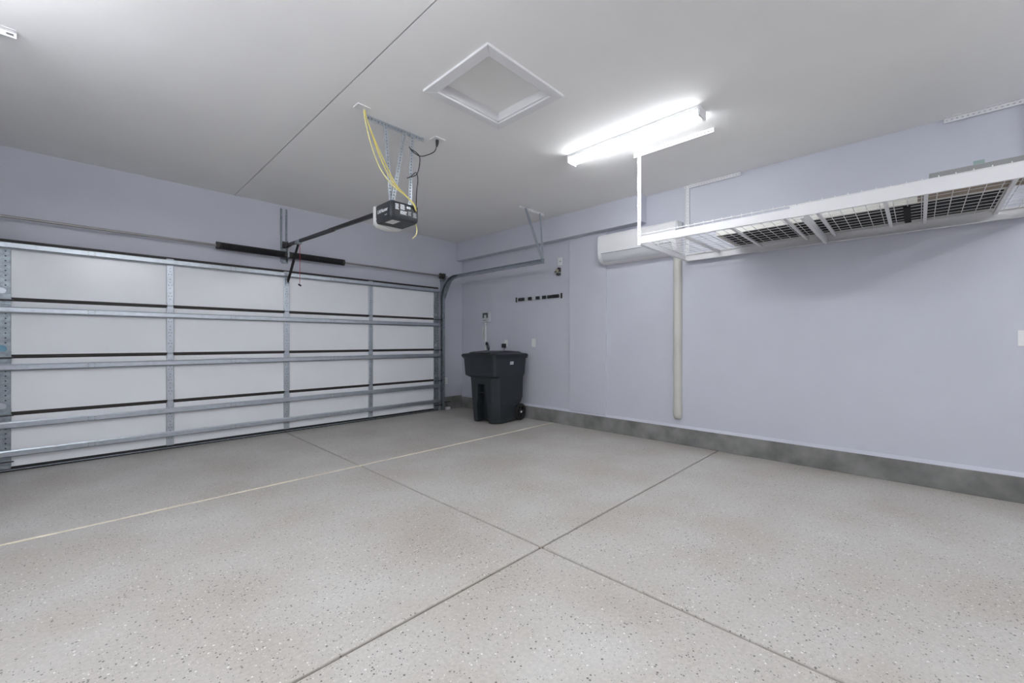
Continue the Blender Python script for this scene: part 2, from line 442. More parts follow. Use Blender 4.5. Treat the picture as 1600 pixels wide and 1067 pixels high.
for si, (za, zb) in enumerate(secs):
    sec = box('door_section', 'panelwhite', door, EX0, EX1, DY, DY + 0.045, za + 0.017, zb - 0.017)
    # dark profiled edges of the section, with a raised lip
    for (e0, e1) in ((zb - 0.0175, zb - 0.0005), (za + 0.0005, za + 0.0175)):
        if si == 3 and e0 < 0.1: continue
        m = MB().box(EX0, EX1, DY - 0.002, DY + 0.047, e0, e1)
        zl = e1 - 0.004 if e0 > (za + zb) / 2 else e0
        m.box(EX0, EX1, DY - 0.006, DY - 0.002, zl, zl + 0.004)
        m.build('edge_strip', 'edgebrown', sec)
    # middle stiles with a narrowed hinge at the foot
    for x in stile_x:
        w = 0.033
        m = MB()
        z1 = zb - 0.012 if si else zb + 0.004
        z0_ = za + 0.030 if si < 3 else 0.045
        prof = [(x - w, DY), (x - w, DY - 0.016), (x - w + 0.004, DY - 0.018), (x + w - 0.004, DY - 0.018), (x + w, DY - 0.016), (x + w, DY)]
        m.prism(prof, 'z', z0_, z1)
        st = m.build('stile', 'galv', sec)
        if si < 3:
            hg = MB().prism([(x - 0.030, za + 0.045), (x - 0.022, za + 0.012), (x + 0.022, za + 0.012), (x + 0.030, za + 0.045)], 'y', DY - 0.024, DY - 0.001)
            hg.box(x - 0.027, x + 0.027, DY - 0.024, DY - 0.001, za - 0.048, za + 0.000)
            hg.tube([(x - 0.026, DY - 0.027, za + 0.004), (x + 0.026, DY - 0.027, za + 0.004)], 0.007, 8)
            hg.build('hinge', 'galv', sec, bevel=0.001, seg=1)
        # punched holes and screws
        hm = MB()
        zz = zb - 0.07
        k = 0
        while zz > za + 0.08:
            for dx in ((-0.012, 0.012) if k % 3 == 0 else (0.0,)):
                hm.disc((x + dx, DY - 0.0182, zz), (0, 1, 0), 0.0042, 0.0012, 8)
            zz -= 0.034 + 0.02 * (k % 4 == 3)
            k += 1
        h_ = hm.build('punched_hole', 'gap', sec); h_['kind'] = 'stuff'
    # end stiles with hinge plates and rollers
    for ei, (x0, x1) in enumerate(ends):
        z1 = zb - 0.006; z0_ = za + 0.006 if si < 3 else 0.030
        box('end_stile', 'galvdark', sec, x0, x1, DY - 0.014, DY - 0.0005, z0_, z1, bevel=0.002, seg=1)
        sgn = -1 if ei == 0 else 1
        xc = (x0 + x1) / 2
        m = MB()
        m.box(x0 - 0.002, x1 + 0.002, DY - 0.026, DY - 0.013, za - 0.05 if si < 3 else 0.06, za + 0.05 if si < 3 else 0.12)
        m.box(x0 - 0.004, x1 + 0.006, DY - 0.045, DY - 0.024, za - 0.012 if si < 3 else 0.085, za + 0.004 if si < 3 else 0.10)
        m.build('end_hinge', 'galvdark', sec, bevel=0.0015, seg=1)
        zr = za - 0.01 if si < 3 else 0.10
        m = MB().tube([(x0 - 0.02 if ei else x1 + 0.02, DY - 0.05, zr), (xc + sgn * 0.085, DY - 0.05, zr)], 0.006, 8)
        m.disc((xc + sgn * 0.092, DY - 0.05, zr), (1, 0, 0), 0.022, 0.014, 16)
        m.build('roller', 'castiron', sec, smooth=True)
        hm = MB(); zz = zb - 0.09
        while zz > za + 0.12:
            hm.disc((xc + 0.014, DY - 0.0146, zz), (0, 1, 0), 0.006, 0.0012, 8)
            zz -= 0.045
        h_ = hm.build('punched_hole', 'gap' if ei == 0 else 'print', sec); h_['kind'] = 'stuff'
        zd = za + (0.075 if si < 3 else 0.055)
        d_ = MB().disc((xc - 0.01, DY - 0.0165, zd), (0, 1, 0), 0.030 if si < 3 else 0.018, 0.006, 20)
        if ei == 0:
            d_.tube([(xc - 0.01 + 0.03 * math.cos(a_ * math.pi / 12), DY - 0.018, zd + 0.03 * math.sin(a_ * math.pi / 12)) for a_ in range(25)], 0.003, 6)
        d_.build('round_plate', 'bluedisc' if (si == 1 and ei == 0) else 'galv', sec, smooth=True)
    # horizontal struts
    zs = {0: [(2.062, 2.128)], 1: [(1.470, 1.532)], 2: [(0.938, 1.000)], 3: [(0.404, 0.466), (0.140, 0.200)]}[si]
    for (a, b) in zs:
        m = MB().prism(hat(a, b, DY - 0.0185), 'x', EX0 - 0.005, EX1 + 0.005)
        s_ = m.build('strut', 'galv', sec)
        dots = MB()
        for xm in ((inner_x[i] + inner_x[i + 1]) / 2 for i in range(4)):
            for dx in (-0.035, 0.012):
                for dz in (0.022, 0.044):
                    dots.disc((xm + dx, DY - 0.0688, a + dz), (0, 1, 0), 0.006, 0.002, 8)
        d_ = dots.build('strut_rivet', 'shaft', sec); d_['kind'] = 'stuff'
# black top edge and the double bottom seal
box('top_edge', 'edgebrown', door, EX0, EX1, DY - 0.01, DY + 0.05, 2.1345, 2.157)
box('bottom_retainer', 'blackmetal', door, EX0, EX1, DY - 0.006, DY + 0.045, 0.022, 0.047)
box('bottom_retainer', 'galvdark', door, EX0, EX1, DY - 0.012, DY + 0.045, 0.013, 0.022)
MB().prism([(DY - 0.012, 0.013), (DY - 0.010, 0.003), (DY + 0.0, 0.0005), (DY + 0.040, 0.0005), (DY + 0.048, 0.013)], 'x', EX0, EX1).build('bottom_seal', 'rubber', door)
# attachment bracket of the opener arm on the top section
m = MB().box(1.868, 1.918, 6.008, 6.032, 1.955, 2.055)
m.box(1.872, 1.880, 5.970, 6.010, 1.975, 2.020).box(1.900, 1.908, 5.970, 6.010, 1.975, 2.020)
m.build('arm_bracket', 'galv', door, bevel=0.002, seg=1)

# ----------------------------------------------------------------- torsion shaft with its springs
SY, SZ = 5.985, 2.356
ts = thing('torsion_spring_shaft', (RX, SY, SZ), 'steel torsion shaft with two black springs above garage door', 'spring shaft')
MB().tube([(-0.72, SY, SZ), (4.50, SY, SZ)], 0.0127, 14).build('shaft', 'shaft', ts, smooth=True)
def spring(x0, x1, coils):
    pts = []
    n = coils * 14
    for k in range(n + 1):
        a = k / 14 * 2 * math.pi
        pts.append((x0 + (x1 - x0) * k / n, SY + 0.036 * math.cos(a), SZ + 0.036 * math.sin(a)))
    m = MB().tube(pts, 0.0085, 6)
    return m.build('spring', 'blackmetal', ts, smooth=True)
spring(1.130, 1.850, 46)
spring(1.930, 2.620, 44)
for x in (1.118, 1.862, 1.918, 2.632):
    MB().disc((x, SY, SZ), (1, 0, 0), 0.044, 0.030, 20).build('winding_cone', 'castiron', ts, smooth=True)
m = MB().box(1.880, 1.900, SY - 0.04, WY - 0.0005, SZ - 0.035, SZ + 0.035)
m.box(1.850, 1.930, WY - 0.012, WY - 0.0005, SZ - 0.10, SZ + 0.10)
m.disc((1.890, SY, SZ), (1, 0, 0), 0.032, 0.03, 18)
m.build('center_bracket', 'galvdark', ts, bevel=0.002, seg=1)
for x, sg in ((4.385, 1), (-0.605, -1)):
    m = MB()
    for k in range(6):
        m.disc((x - 0.03 + k * 0.012, SY, SZ), (1, 0, 0), 0.050 if k in (0, 5) else 0.044 - 0.002 * (k % 2), 0.011, 24)
    m.build('cable_drum', 'castiron', ts, smooth=True)
    m = MB().box(x + sg * 0.045 - 0.004, x + sg * 0.045 + 0.004, SY - 0.05, WY - 0.0005, SZ - 0.09, SZ + 0.045)
    m.build('end_bearing_plate', 'galvdark', ts)
    MB().tube([(x + sg * 0.02, SY - 0.045, SZ), (x + sg * 0.015, 6.005, 1.5), (x + sg * 0.01, 6.02, 0.1)], 0.0018, 6).build('lift_cable', 'castiron', ts)

# ----------------------------------------------------------------- door tracks (right one in view, left one mirrored)
def door_track(mir, label, label2):
    fx = (lambda x: x) if not mir else (lambda x: 2 * 1.893 - x)
    TXc = 4.405
    t = thing('door_track', (fx(TXc), 5.95, 0), label, 'door track', 'garage door tracks')
    # channel profile swept along a path in the plane x = const: vertical, quarter bend, horizontal
    path = []
    yv, zh, R = 5.985, 2.315, 0.38
    path.append((yv, 0.02)); path.append((yv, 1.0)); path.append((yv, zh - R))
    for k in range(1, 15):
        a = math.pi / 2 * k / 14
        path.append((yv - R + R * math.cos(a), zh - R + R * math.sin(a)))
    path.append((5.0, zh + 0.001)); path.append((4.3, zh + 0.002)); path.append((3.70, zh + 0.003))
    # local section: (side offset, outward offset)
    sec_ = [(-0.026, -0.028), (-0.026, 0.028), (0.026, 0.028), (0.026, 0.020), (0.022, 0.020), (0.022, 0.0245), (-0.0225, 0.0245),
            (-0.0225, -0.0245), (0.022, -0.0245), (0.022, -0.020), (0.026, -0.020), (0.026, -0.028)]
    def sweep(pp, name, mat):
        rings = []
        for i, (y, z) in enumerate(pp):
            a = Vector(pp[max(i - 1, 0)]); b = Vector(pp[min(i + 1, len(pp) - 1)])
            d = (b - a).normalized(); n = Vector((d.y, -d.x))
            rings.append([(fx(TXc - s_), y + n.x * q, z + n.y * q) for s_, q in sec_])
        return MB().loft(rings).build(name, mat, t)
    sweep(path[:3], 'vertical_track', 'galvdark')
    sweep(path[2:17], 'curved_track', 'galvdark')
    sweep(path[16:], 'horizontal_track', 'galv')
    # reinforcing angle on the horizontal track, flat end plate
    m = MB()
    xo = fx(TXc + 0.030)
    m.bar((xo, 3.70, zh + 0.003), (xo, 5.10, zh - 0.002), 0.004, 0.058)
    m.build('reinforcing_angle', 'galv', t)
    m = MB().box(fx(TXc - 0.03), fx(TXc + 0.03), 3.696, 3.701, zh - 0.03, zh + 0.035)
    m.build('end_plate', 'galvdark', t)
    # flag bracket and jamb brackets
    m = MB().prism([(5.99, 1.90), (WY - 0.0005, 1.90), (WY - 0.0005, 2.30), (5.99, 2.30), (5.72, 2.345), (5.72, 2.325)], 'x', fx(TXc + 0.028), fx(TXc + 0.033))
    m.build('flag_bracket', 'galv', t)
    for z in (0.35, 0.95, 1.55):
        box('jamb_bracket', 'galv', t, fx(TXc + 0.026), fx(TXc + 0.031), 5.99, WY - 0.0005, z - 0.03, z + 0.03)
    # hanger: white strip on the ceiling and two straps
    m = MB()
    m.ladder((fx(4.060), 3.80, H - 0.002), (fx(4.570), 3.80, H - 0.002), (0, 1, 0), 0.036, 0.003, 0.05)
    m.ladder((fx(4.060), 3.818, H - 0.018), (fx(4.570), 3.818, H - 0.018), (0, 0, 1), 0.034, 0.003, 0.05)
    m.build('ceiling_strip', 'white', t)
    m = MB().bar((fx(4.480), 3.812, H - 0.02), (fx(4.440), 3.72, zh), 0.032, 0.004, (0, 1, 0))
    m.bar((fx(4.495), 3.825, H - 0.02), (fx(4.455), 3.735, zh), 0.004, 0.028, (0, 1, 0))
    m.build('hanger_strap', 'galv', t)
    m = MB().bar((fx(4.180), 3.806, H - 0.02), (fx(4.425), 3.725, zh + 0.03), 0.032, 0.004, (0, 1, 0))
    m.bar((fx(4.166), 3.806, H - 0.02), (fx(4.411), 3.725, zh + 0.03), 0.004, 0.028, (0, 1, 0))
    m.build('hanger_strap', 'galv', t)
    return t
door_track(False, 'galvanised curved track between garage door and trash cart corner, with ceiling hanger', '')
tl = door_track(True, 'galvanised curved track at the door end away from the trash cart', '')

# photo eye at the foot of the right track
ph = thing('safety_sensor', (4.47, 5.98, 0), 'small white safety sensor on black arm near floor by track', 'sensor')
MB().bar((4.42, 5.955, 0.150), (4.545, 5.955, 0.142), 0.02, 0.014).build('arm', 'blackmetal', ph, bevel=0.002)
m = MB().box(4.475, 4.505, 5.955, 6.015, 0.003, 0.052)
m.build('sensor_body', 'plate', ph, bevel=0.006)
m = MB().box(4.510, 4.560, 5.965, 6.025, 0.003, 0.050)
m.build('sensor_body', 'plate', ph, bevel=0.008)
MB().tube(smooth_path([(4.49, 5.985, 0.05), (4.485, 5.97, 0.10), (4.47, 5.958, 0.142)]), 0.003, 6).build('wire', 'blackplastic', ph)

# ================================================================= opener
def ry(y): return 2.365 + (y - 3.25) * (2.487 - 2.365) / (6.03 - 3.25)
op = thing('garage_door_opener', (RX, 3.25, 2.22), 'black garage door opener motor with long black rail to the door', 'door opener')
# housing: tapered box
MX0, MX1, MY0, MY1 = 1.752, 2.018, 3.090, 3.345
MZ0, MZ1 = 2.222, 2.372
def rrect(x0, x1, y0, y1, r, z, n=4):
    out = []
    for (cx, cy, a0) in ((x1 - r, y1 - r, 0), (x0 + r, y1 - r, 90), (x0 + r, y0 + r, 180), (x1 - r, y0 + r, 270)):
        for k in range(n + 1):
            a = math.radians(a0 + 90 * k / n)
            out.append((cx + r * math.cos(a), cy + r * math.sin(a), z))
    return out
rings = [rrect(MX0 + 0.012, MX1 - 0.012, MY0 + 0.012, MY1, 0.014, MZ0), rrect(MX0 + 0.002, MX1 - 0.002, MY0 + 0.002, MY1, 0.016, MZ0 + 0.016),
         rrect(MX0, MX1, MY0, MY1, 0.016, MZ0 + 0.035), rrect(MX0, MX1, MY0, MY1, 0.016, MZ1 - 0.012), rrect(MX0 + 0.008, MX1 - 0.008, MY0 + 0.008, MY1, 0.014, MZ1)]
hs = MB().loft(rings).build('motor_housing', 'motor', op, smooth=True, sharp=50)
# rear label panel with printed blocks
rp = box('rear_panel', 'motorpanel', op, MX0 + 0.030, MX1 - 0.016, MY0 - 0.003, MY0 + 0.002, MZ0 + 0.036, MZ1 - 0.014)
pr = MB()
def pblock(x0, x1, z0, z1, rows, m):
    hgt = (z1 - z0) / rows
    for k in range(rows):
        xe = x1 - random.random() * (x1 - x0) * 0.25
        m.box(x0, xe, MY0 - 0.0040, MY0 - 0.003, z1 - hgt * k - hgt * 0.62, z1 - hgt * k)
xp = lambda t: MX0 + 0.03 + t * (MX1 - MX0 - 0.046)
zp = lambda t: MZ0 + 0.036 + t * (MZ1 - MZ0 - 0.05)
pblock(xp(0.05), xp(0.20), zp(0.42), zp(0.92), 4, pr)
pblock(xp(0.26), xp(0.46), zp(0.50), zp(0.95), 6, pr)
pblock(xp(0.26), xp(0.55), zp(0.12), zp(0.42), 5, pr)
pr.disc((xp(0.58), MY0 - 0.0035, zp(0.80)), (0, 1, 0), 0.011, 0.001, 14)
pr.disc((xp(0.66), MY0 - 0.0035, zp(0.80)), (0, 1, 0), 0.011, 0.001, 14)
q_ = pr.build('panel_print', 'print', rp); q_['kind'] = 'stuff'
pr = MB(); pblock(xp(0.60), xp(0.75), zp(0.14), zp(0.5), 5, pr); pblock(xp(0.82), xp(0.97), zp(0.06), zp(0.48), 6, pr)
q_ = pr.build('panel_print', 'greyprint', rp); q_['kind'] = 'stuff'
box('terminal_recess', 'blackplastic', rp, xp(0.82), xp(1.0), MY0 - 0.0045, MY0 - 0.0025, zp(0.58), zp(1.0))
# side lettering
text('side_lettering', 'LiftMaster', 0.042, (MX0 - 0.0005, 3.222, 2.308), (0, -1, 0), (0, 0, 1), 'print', op, bold=True)
box('side_print', 'print', op, MX0 - 0.001, MX0, 3.15, 3.185, 2.262, 2.267)
box('side_print', 'print', op, MX0 - 0.001, MX0, 3.325, 3.334, 2.25, 2.268)
box('bottom_sticker', 'lens', op, 1.79, 1.865, 3.13, 3.25, MZ0 - 0.001, MZ0 + 0.001)
# curved white light lens at the front
lr = []
for (y, dx, z0_, z1_) in ((3.335, -0.010, MZ0 - 0.006, MZ1 - 0.004), (3.365, -0.008, MZ0 - 0.022, MZ1 - 0.004), (3.41, 0.012, MZ0 - 0.018, MZ1 - 0.010), (3.445, 0.05, MZ0 + 0.01, MZ1 - 0.03)):
    a0, a1 = MX0 + dx, MX1 - dx
    lr.append([(a0, y, z1_), (a0, y, z0_ + 0.03), (a0 + 0.03, y, z0_), ((a0 + a1) / 2, y, z0_ - 0.012), (a1 - 0.03, y, z0_), (a1, y, z0_ + 0.03), (a1, y, z1_)])
MB().loft(lr).build('light_lens', 'lens', op, smooth=True, sharp=60)
# rail in two lengths, trolley, arm, header bracket, release cord
def rbar(y0, y1, w, t, dz=0.0):
    return MB().bar((RX, y0, ry(y0) + dz), (RX, y1, ry(y1) + dz), w, t)
r_ = rbar(3.30, 4.62, 0.026, 0.030); r_.bar((RX, 3.30, ry(3.3) + 0.016), (RX, 4.62, ry(4.62) + 0.016), 0.034, 0.006)
r_.build('rail', 'blackmetal', op, bevel=0.001, seg=1)
r_ = rbar(4.52, 5.98, 0.032, 0.036, -0.001); r_.bar((RX, 4.52, ry(4.52) - 0.02), (RX, 5.60, ry(5.6) - 0.02), 0.010, 0.006)
r_.build('rail', 'blackmetal', op, bevel=0.001, seg=1)
rbar(4.66, 4.80, 0.012, 0.003, 0.0185).build('rail_sticker', 'print', op)
MB().bar((RX, 5.52, ry(5.52) - 0.012), (RX, 5.64, ry(5.64) - 0.012), 0.046, 0.052).build('trolley', 'galvdark', op, bevel=0.004)
a_ = [(1.890, 5.60, ry(5.6) - 0.035), (1.890, 5.73, 2.33), (1.890, 5.99, 1.995)]
m = MB().bar(a_[0], (1.890, 5.82, 2.20), 0.008, 0.026, (1, 0, 0))
m.bar((1.896, 5.78, 2.25), a_[2], 0.008, 0.030, (1, 0, 0))
m.build('door_arm', 'blackmetal', op)
m = MB().box(RX - 0.022, RX - 0.016, 5.90, WY, 2.46, 2.515).box(RX + 0.016, RX + 0.022, 5.90, WY, 2.46, 2.515).box(RX - 0.04, RX + 0.04, WY - 0.010, WY, 2.42, 2.55)
m.build('header_bracket', 'castiron', op)
cyy = 5.575
rc = MB().tube([(1.90, cyy, ry(cyy) - 0.03), (1.903, cyy, 2.2), (1.90, cyy, 1.94)], 0.003, 6).build('release_cord', 'red', op)
MB().tube([(1.885, cyy - 0.01, 1.925), (1.915, cyy + 0.01, 1.915)], 0.011, 8).build('release_handle', 'blackplastic', rc, smooth=True)

# header board: two thin uprights on the wall above the door
hb = thing('header_bracket_strip', (1.875, WY - 0.01, 2.28), 'pair of thin grey steel strips on wall above garage door', 'bracket')
for x in (1.845, 1.908):
    m = MB().box(x - 0.011, x + 0.011, WY - 0.012, WY + 0.001, 2.27, 2.985)
    m.box(x - 0.011, x - 0.007, WY - 0.030, WY - 0.010, 2.27, 2.985)
    m.build('strip', 'galvdark', hb)

# hanging frame of the opener
fr = thing('opener_hanger', (1.85, 3.19, 2.37), 'punched galvanised angle frame hanging opener motor from ceiling', 'hanger')
m = MB().ladder((1.585, 3.190, H - 0.0025), (2.125, 3.190, H - 0.0025), (0, 1, 0), 0.036, 0.003, 0.03)
m.ladder((1.585, 3.174, H - 0.020), (2.125, 3.174, H - 0.020), (0, 0, 1), 0.034, 0.003, 0.03)
m.build('ceiling_angle', 'galv', fr)
def punched_angle(p0, p1, name='strap'):
    p0 = Vector(p0); p1 = Vector(p1)
    m = MB().ladder(p0, p1, (1, 0, 0), 0.034, 0.003, 0.026, hole=0.5)
    d = Vector((0.0165, 0.014, 0))
    m.ladder(p0 + d, p1 + d, (0, 1, 0), 0.030, 0.003, 0.026, hole=0.4, rail=0.36)
    m.build(name, 'galv', fr)
punched_angle((1.745, 3.168, H - 0.01), (1.800, 3.168, 2.372))
punched_angle((2.000, 3.162, H - 0.01), (1.975, 3.162, 2.372))
punched_angle((1.925, 3.158, H - 0.012), (1.812, 3.158, 2.40), 'diagonal_brace')

# ceiling outlets
def ceil_plate(cx, cy, sx, sy, label):
    t = thing('ceiling_outlet', (cx, cy, H - 0.008), label, 'outlet')
    box('cover_plate', 'plate', t, cx - sx / 2, cx + sx / 2, cy - sy / 2, cy + sy / 2, H - 0.007, H + 0.001, bevel=0.002)
    return t
t = ceil_plate(1.512, 3.098, 0.105, 0.082, 'white ceiling plate with yellow wires coming out of it')
MB().disc((1.535, 3.105, H - 0.009), (0, 0, 1), 0.010, 0.006, 12).build('grommet', 'boxgrey', t)
t = ceil_plate(2.228, 3.104, 0.110, 0.085, 'white ceiling outlet with a black plug in it')
m = MB().box(2.2, 2.226, 3.085, 3.105, H - 0.0085, H - 0.006); m.build('socket', 'boxgrey', t)
# black power cord with its plug
pc = thing('looped_power_cable', (2.24, 3.12, 2.9), 'black power cord looped from ceiling outlet to opener motor', 'cord')
MB().tube([(2.225, 3.105, H - 0.008), (2.225, 3.107, H - 0.035), (2.222, 3.11, H - 0.065)], 0.014, 10, radii=[0.016, 0.015, 0.008]).build('plug', 'blackplastic', pc, smooth=True)
cp = smooth_path([(2.222, 3.11, H - 0.06), (2.20, 3.115, 2.915), (2.13, 3.125, 2.865), (2.06, 3.13, 2.835), (1.99, 3.135, 2.852), (1.955, 3.135, 2.882), (1.97, 3.130, 2.865), (2.02, 3.128, 2.852),
                  (2.055, 3.128, 2.82), (2.048, 3.128, 2.73), (2.02, 3.128, 2.66), (1.965, 3.130, 2.625), (1.93, 3.13, 2.605), (1.965, 3.128, 2.628), (2.015, 3.125, 2.675), (2.030, 3.12, 2.62), (2.012, 3.11, 2.50), (2.000, 3.10, 2.372)], 8)
MB().tube(cp, 0.0042, 7).build('cable', 'blackplastic', pc, smooth=True)
# yellow wires
yw = thing('wire_bundle', (1.7, 3.1, 2.3), 'loose yellow wires drooping from ceiling plate to opener motor', 'wires')
wires = [
    [(1.533, 3.105, H - 0.006), (1.548, 3.10, 2.96), (1.60, 3.09, 2.82), (1.66, 3.075, 2.66), (1.76, 3.065, 2.50), (1.87, 3.06, 2.43), (1.955, 3.068, 2.375), (1.985, 3.080, 2.33)],
    [(1.538, 3.105, H - 0.006), (1.552, 3.10, 2.95), (1.615, 3.088, 2.80), (1.700, 3.07, 2.63), (1.785, 3.062, 2.49), (1.875, 3.058, 2.425), (1.96, 3.066, 2.372), (1.988, 3.080, 2.325)],
    [(1.530, 3.108, H - 0.006), (1.540, 3.10, 2.93), (1.575, 3.09, 2.78), (1.640, 3.07, 2.60), (1.740, 3.06, 2.485), (1.865, 3.055, 2.42), (1.95, 3.064, 2.368), (1.982, 3.080, 2.335)],
]
for k, w in enumerate(wires):
    MB().tube(smooth_path(w, 8), 0.0046, 7).build('wire', 'yellow' if k < 2 else 'paleyellow', yw, smooth=True)
MB().tube(smooth_path([(2.000, 3.110, 2.225), (2.005, 3.095, 2.17), (1.990, 3.09, 2.12), (1.955, 3.085, 2.085)], 8), 0.0040, 7).build('wire', 'paleyellow', yw, smooth=True)

# ================================================================= fluorescent light and added hanging lights
def light_fixture(cx, cy, lamp, label):
    L, Wd, Hh = 1.25, 0.128, 0.080
    t = thing('ceiling_light', (cx, cy, H - Hh), label, 'ceiling light')
    y0, y1 = cy - L / 2, cy + L / 2
    box('housing', 'white', t, cx - Wd / 2 - 0.001, cx + Wd / 2 + 0.001, y0 + 0.004, y1 - 0.004, H - 0.032, H - 0.0005)
    w = Wd / 2
    prof = [(cx - w, H - 0.033), (cx - w, H - 0.048), (cx - w + 0.016, H - 0.066), (cx - w + 0.035, H - 0.074), (cx, H - 0.077),
            (cx + w - 0.035, H - 0.074), (cx + w - 0.016, H - 0.066), (cx + w, H - 0.048), (cx + w, H - 0.033)]
    MB().prism(prof, 'y', y0 + 0.012, y1 - 0.012).build('diffuser', lamp, t, smooth=True, sharp=50)
    for a, b in ((y0 - 0.004, y0 + 0.012), (y1 - 0.012, y1 + 0.004)):
        box('end_cap', 'white', t, cx - w - 0.002, cx + w + 0.002, a, b, H - Hh, H - 0.0005, bevel=0.003)
light_fixture(3.362, 1.83, 'lamp_rack', 'lit white fluorescent light on the ceiling beside the wire rack')
def added_hanging_light(cx, cy, label, drop=0.30, along='x'):
    """added out-of-view light on two cables: round diffuser shines up too, to brighten the ceiling"""
    L = 1.25; zc = H - drop
    t = thing('added_hanging_light', (cx, cy, zc - 0.05), label, 'added hanging light', 'added hanging lights')
    c0 = cx if along == 'x' else cy
    w0 = cy if along == 'x' else cx
    a0, a1 = c0 - L / 2, c0 + L / 2
    prof = [(w0 + 0.058 * math.cos(a), zc + 0.040 * math.sin(a)) for a in (k * math.pi / 10 for k in range(20))]
    MB().prism(prof, along, a0 + 0.01, a1 - 0.01).build('diffuser', 'lamp', t, smooth=True, sharp=50)
    for a, b in ((a0, a0 + 0.012), (a1 - 0.012, a1)):
        if along == 'x': box('end_cap', 'white', t, a, b, w0 - 0.062, w0 + 0.062, zc - 0.045, zc + 0.045, bevel=0.004)
        else: box('end_cap', 'white', t, w0 - 0.062, w0 + 0.062, a, b, zc - 0.045, zc + 0.045, bevel=0.004)
    for a in (a0 + 0.006, a1 - 0.006):
        p = (a, w0) if along == 'x' else (w0, a)
        MB().tube([(*p, zc + 0.044), (*p, H)], 0.002, 6).build('cable', 'galv', t)
added_hanging_light(0.30, 1.05, 'added lit hanging light over the floor on the side away from the rack')  # out of view; hung form and crosswise turn added to brighten ceiling and door
added_hanging_light(0.50, -1.50, 'added lit hanging light behind on the side away from the rack')
added_hanging_light(3.30, -2.00, 'added lit hanging light behind on the rack side')
added_hanging_light(-0.92, 2.70, 'added lit hanging light near the garage door and far side wall', 0.45, 'y')  # unseen, put in to brighten the door end and the ceiling there

# ================================================================= overhead wire rack
rk = thing('ceiling_storage_rack', (4.32, 0.68, 2.13), 'white wire deck storage rack hung from ceiling along the wall', 'storage rack')
FX, BX = 3.745, 4.895       # front and rear beam lines
RY1, RY0 = 1.945, -0.62
ZB, ZT = 2.138, 2.215
def beam(x, y0, y1, inward, name, z0=ZB, z1=ZT, lip=0.018):
    s = inward
    p = [(x, z0), (x, z1), (x + s * 0.026, z1), (x + s * 0.026, z1 - 0.004), (x + s * 0.004, z1 - 0.004), (x + s * 0.004, z0 + 0.006), (x + s * lip, z0 + 0.006), (x + s * lip, z0)]
    return MB().prism(p, 'y', y0, y1).build(name, 'rackwhite', rk)
beam(FX, 0.690, RY1, 1, 'front_beam', ZB + 0.014, ZT + 0.004)
beam(FX - 0.004, RY0, 0.700, 1, 'front_beam', ZB + 0.010, ZT + 0.020)
beam(BX, 0.60, RY1, -1, 'rear_beam', lip=0.036)
beam(BX + 0.003, RY0, 0.61, -1, 'rear_beam', lip=0.036)
for y in (RY1 - 0.004, RY0):
    MB().box(FX, BX, y, y + 0.004, ZB + 0.005, ZT - 0.012).box(FX, BX, y - 0.03, y, ZB + 0.005, ZB + 0.009).build('end_beam', 'rackwhite', rk)
# central tie with its channel
m = MB().box(FX, BX, 0.612, 0.617, ZB - 0.006, ZT - 0.02).box(FX, BX, 0.617, 0.636, ZB - 0.006, ZB - 0.002)
m.build('center_tie', 'rackwhite', rk)
# deck support bars
for y in (1.575, 1.165, 0.770, 0.553, 0.168, -0.037, -0.424):
    box('deck_bar', 'rackwhite', rk, FX + 0.004, BX - 0.004, y - 0.011, y + 0.011, ZT - 0.026, ZT - 0.008)
# wire deck, two panels; each wire is a piece
def deck(y0, y1):
    d = MB()
    for x in (FX + 0.012, BX - 0.012): d.tube([(x, y0, ZT + 0.002), (x, y1, ZT + 0.002)], 0.0045, 6)
    d.tube([(FX - 0.001, y0, ZT + 0.024), (FX - 0.001, y1, ZT + 0.024)], 0.0038, 6)
    for y in (y0, y1): d.tube([(FX + 0.012, y, ZT + 0.002), (BX - 0.012, y, ZT + 0.002)], 0.0045, 6)
    dk = d.build('wire_deck', 'rackwhite', rk)
    n = round((y1 - y0) / 0.075)
    base = None
    for k in range(1, n):
        y = y0 + (y1 - y0) * k / n
        if base is None:
            base = MB().tube([(FX - 0.002, y0, ZT + 0.036), (FX + 0.006, y0, ZT + 0.026), (FX + 0.016, y0, ZT - 0.003), (BX - 0.012, y0, ZT - 0.003), (BX - 0.004, y0, ZT + 0.006)], 0.0025, 6).build('cross_wire', 'rackwhite', dk)
            base.location.y = y - y0
        else:
            c = base.copy(); COL.objects.link(c); c.parent = dk; c.location.y = y - y0
    base = None
    nx = 11
    for k in range(1, nx):
        x = FX + 0.012 + (BX - FX - 0.024) * k / nx
        if base is None:
            base = MB().tube([(FX, y0, ZT - 0.008), (FX, y1, ZT - 0.008)], 0.0022, 6).build('long_wire', 'rackwhite', dk)
        else:
            c = base.copy(); COL.objects.link(c); c.parent = dk; base_ = c
            c.location.x = x - FX
            continue
        base.location.x = x - FX
deck(0.66, RY1 - 0.01)
deck(RY0 + 0.01, 0.65)
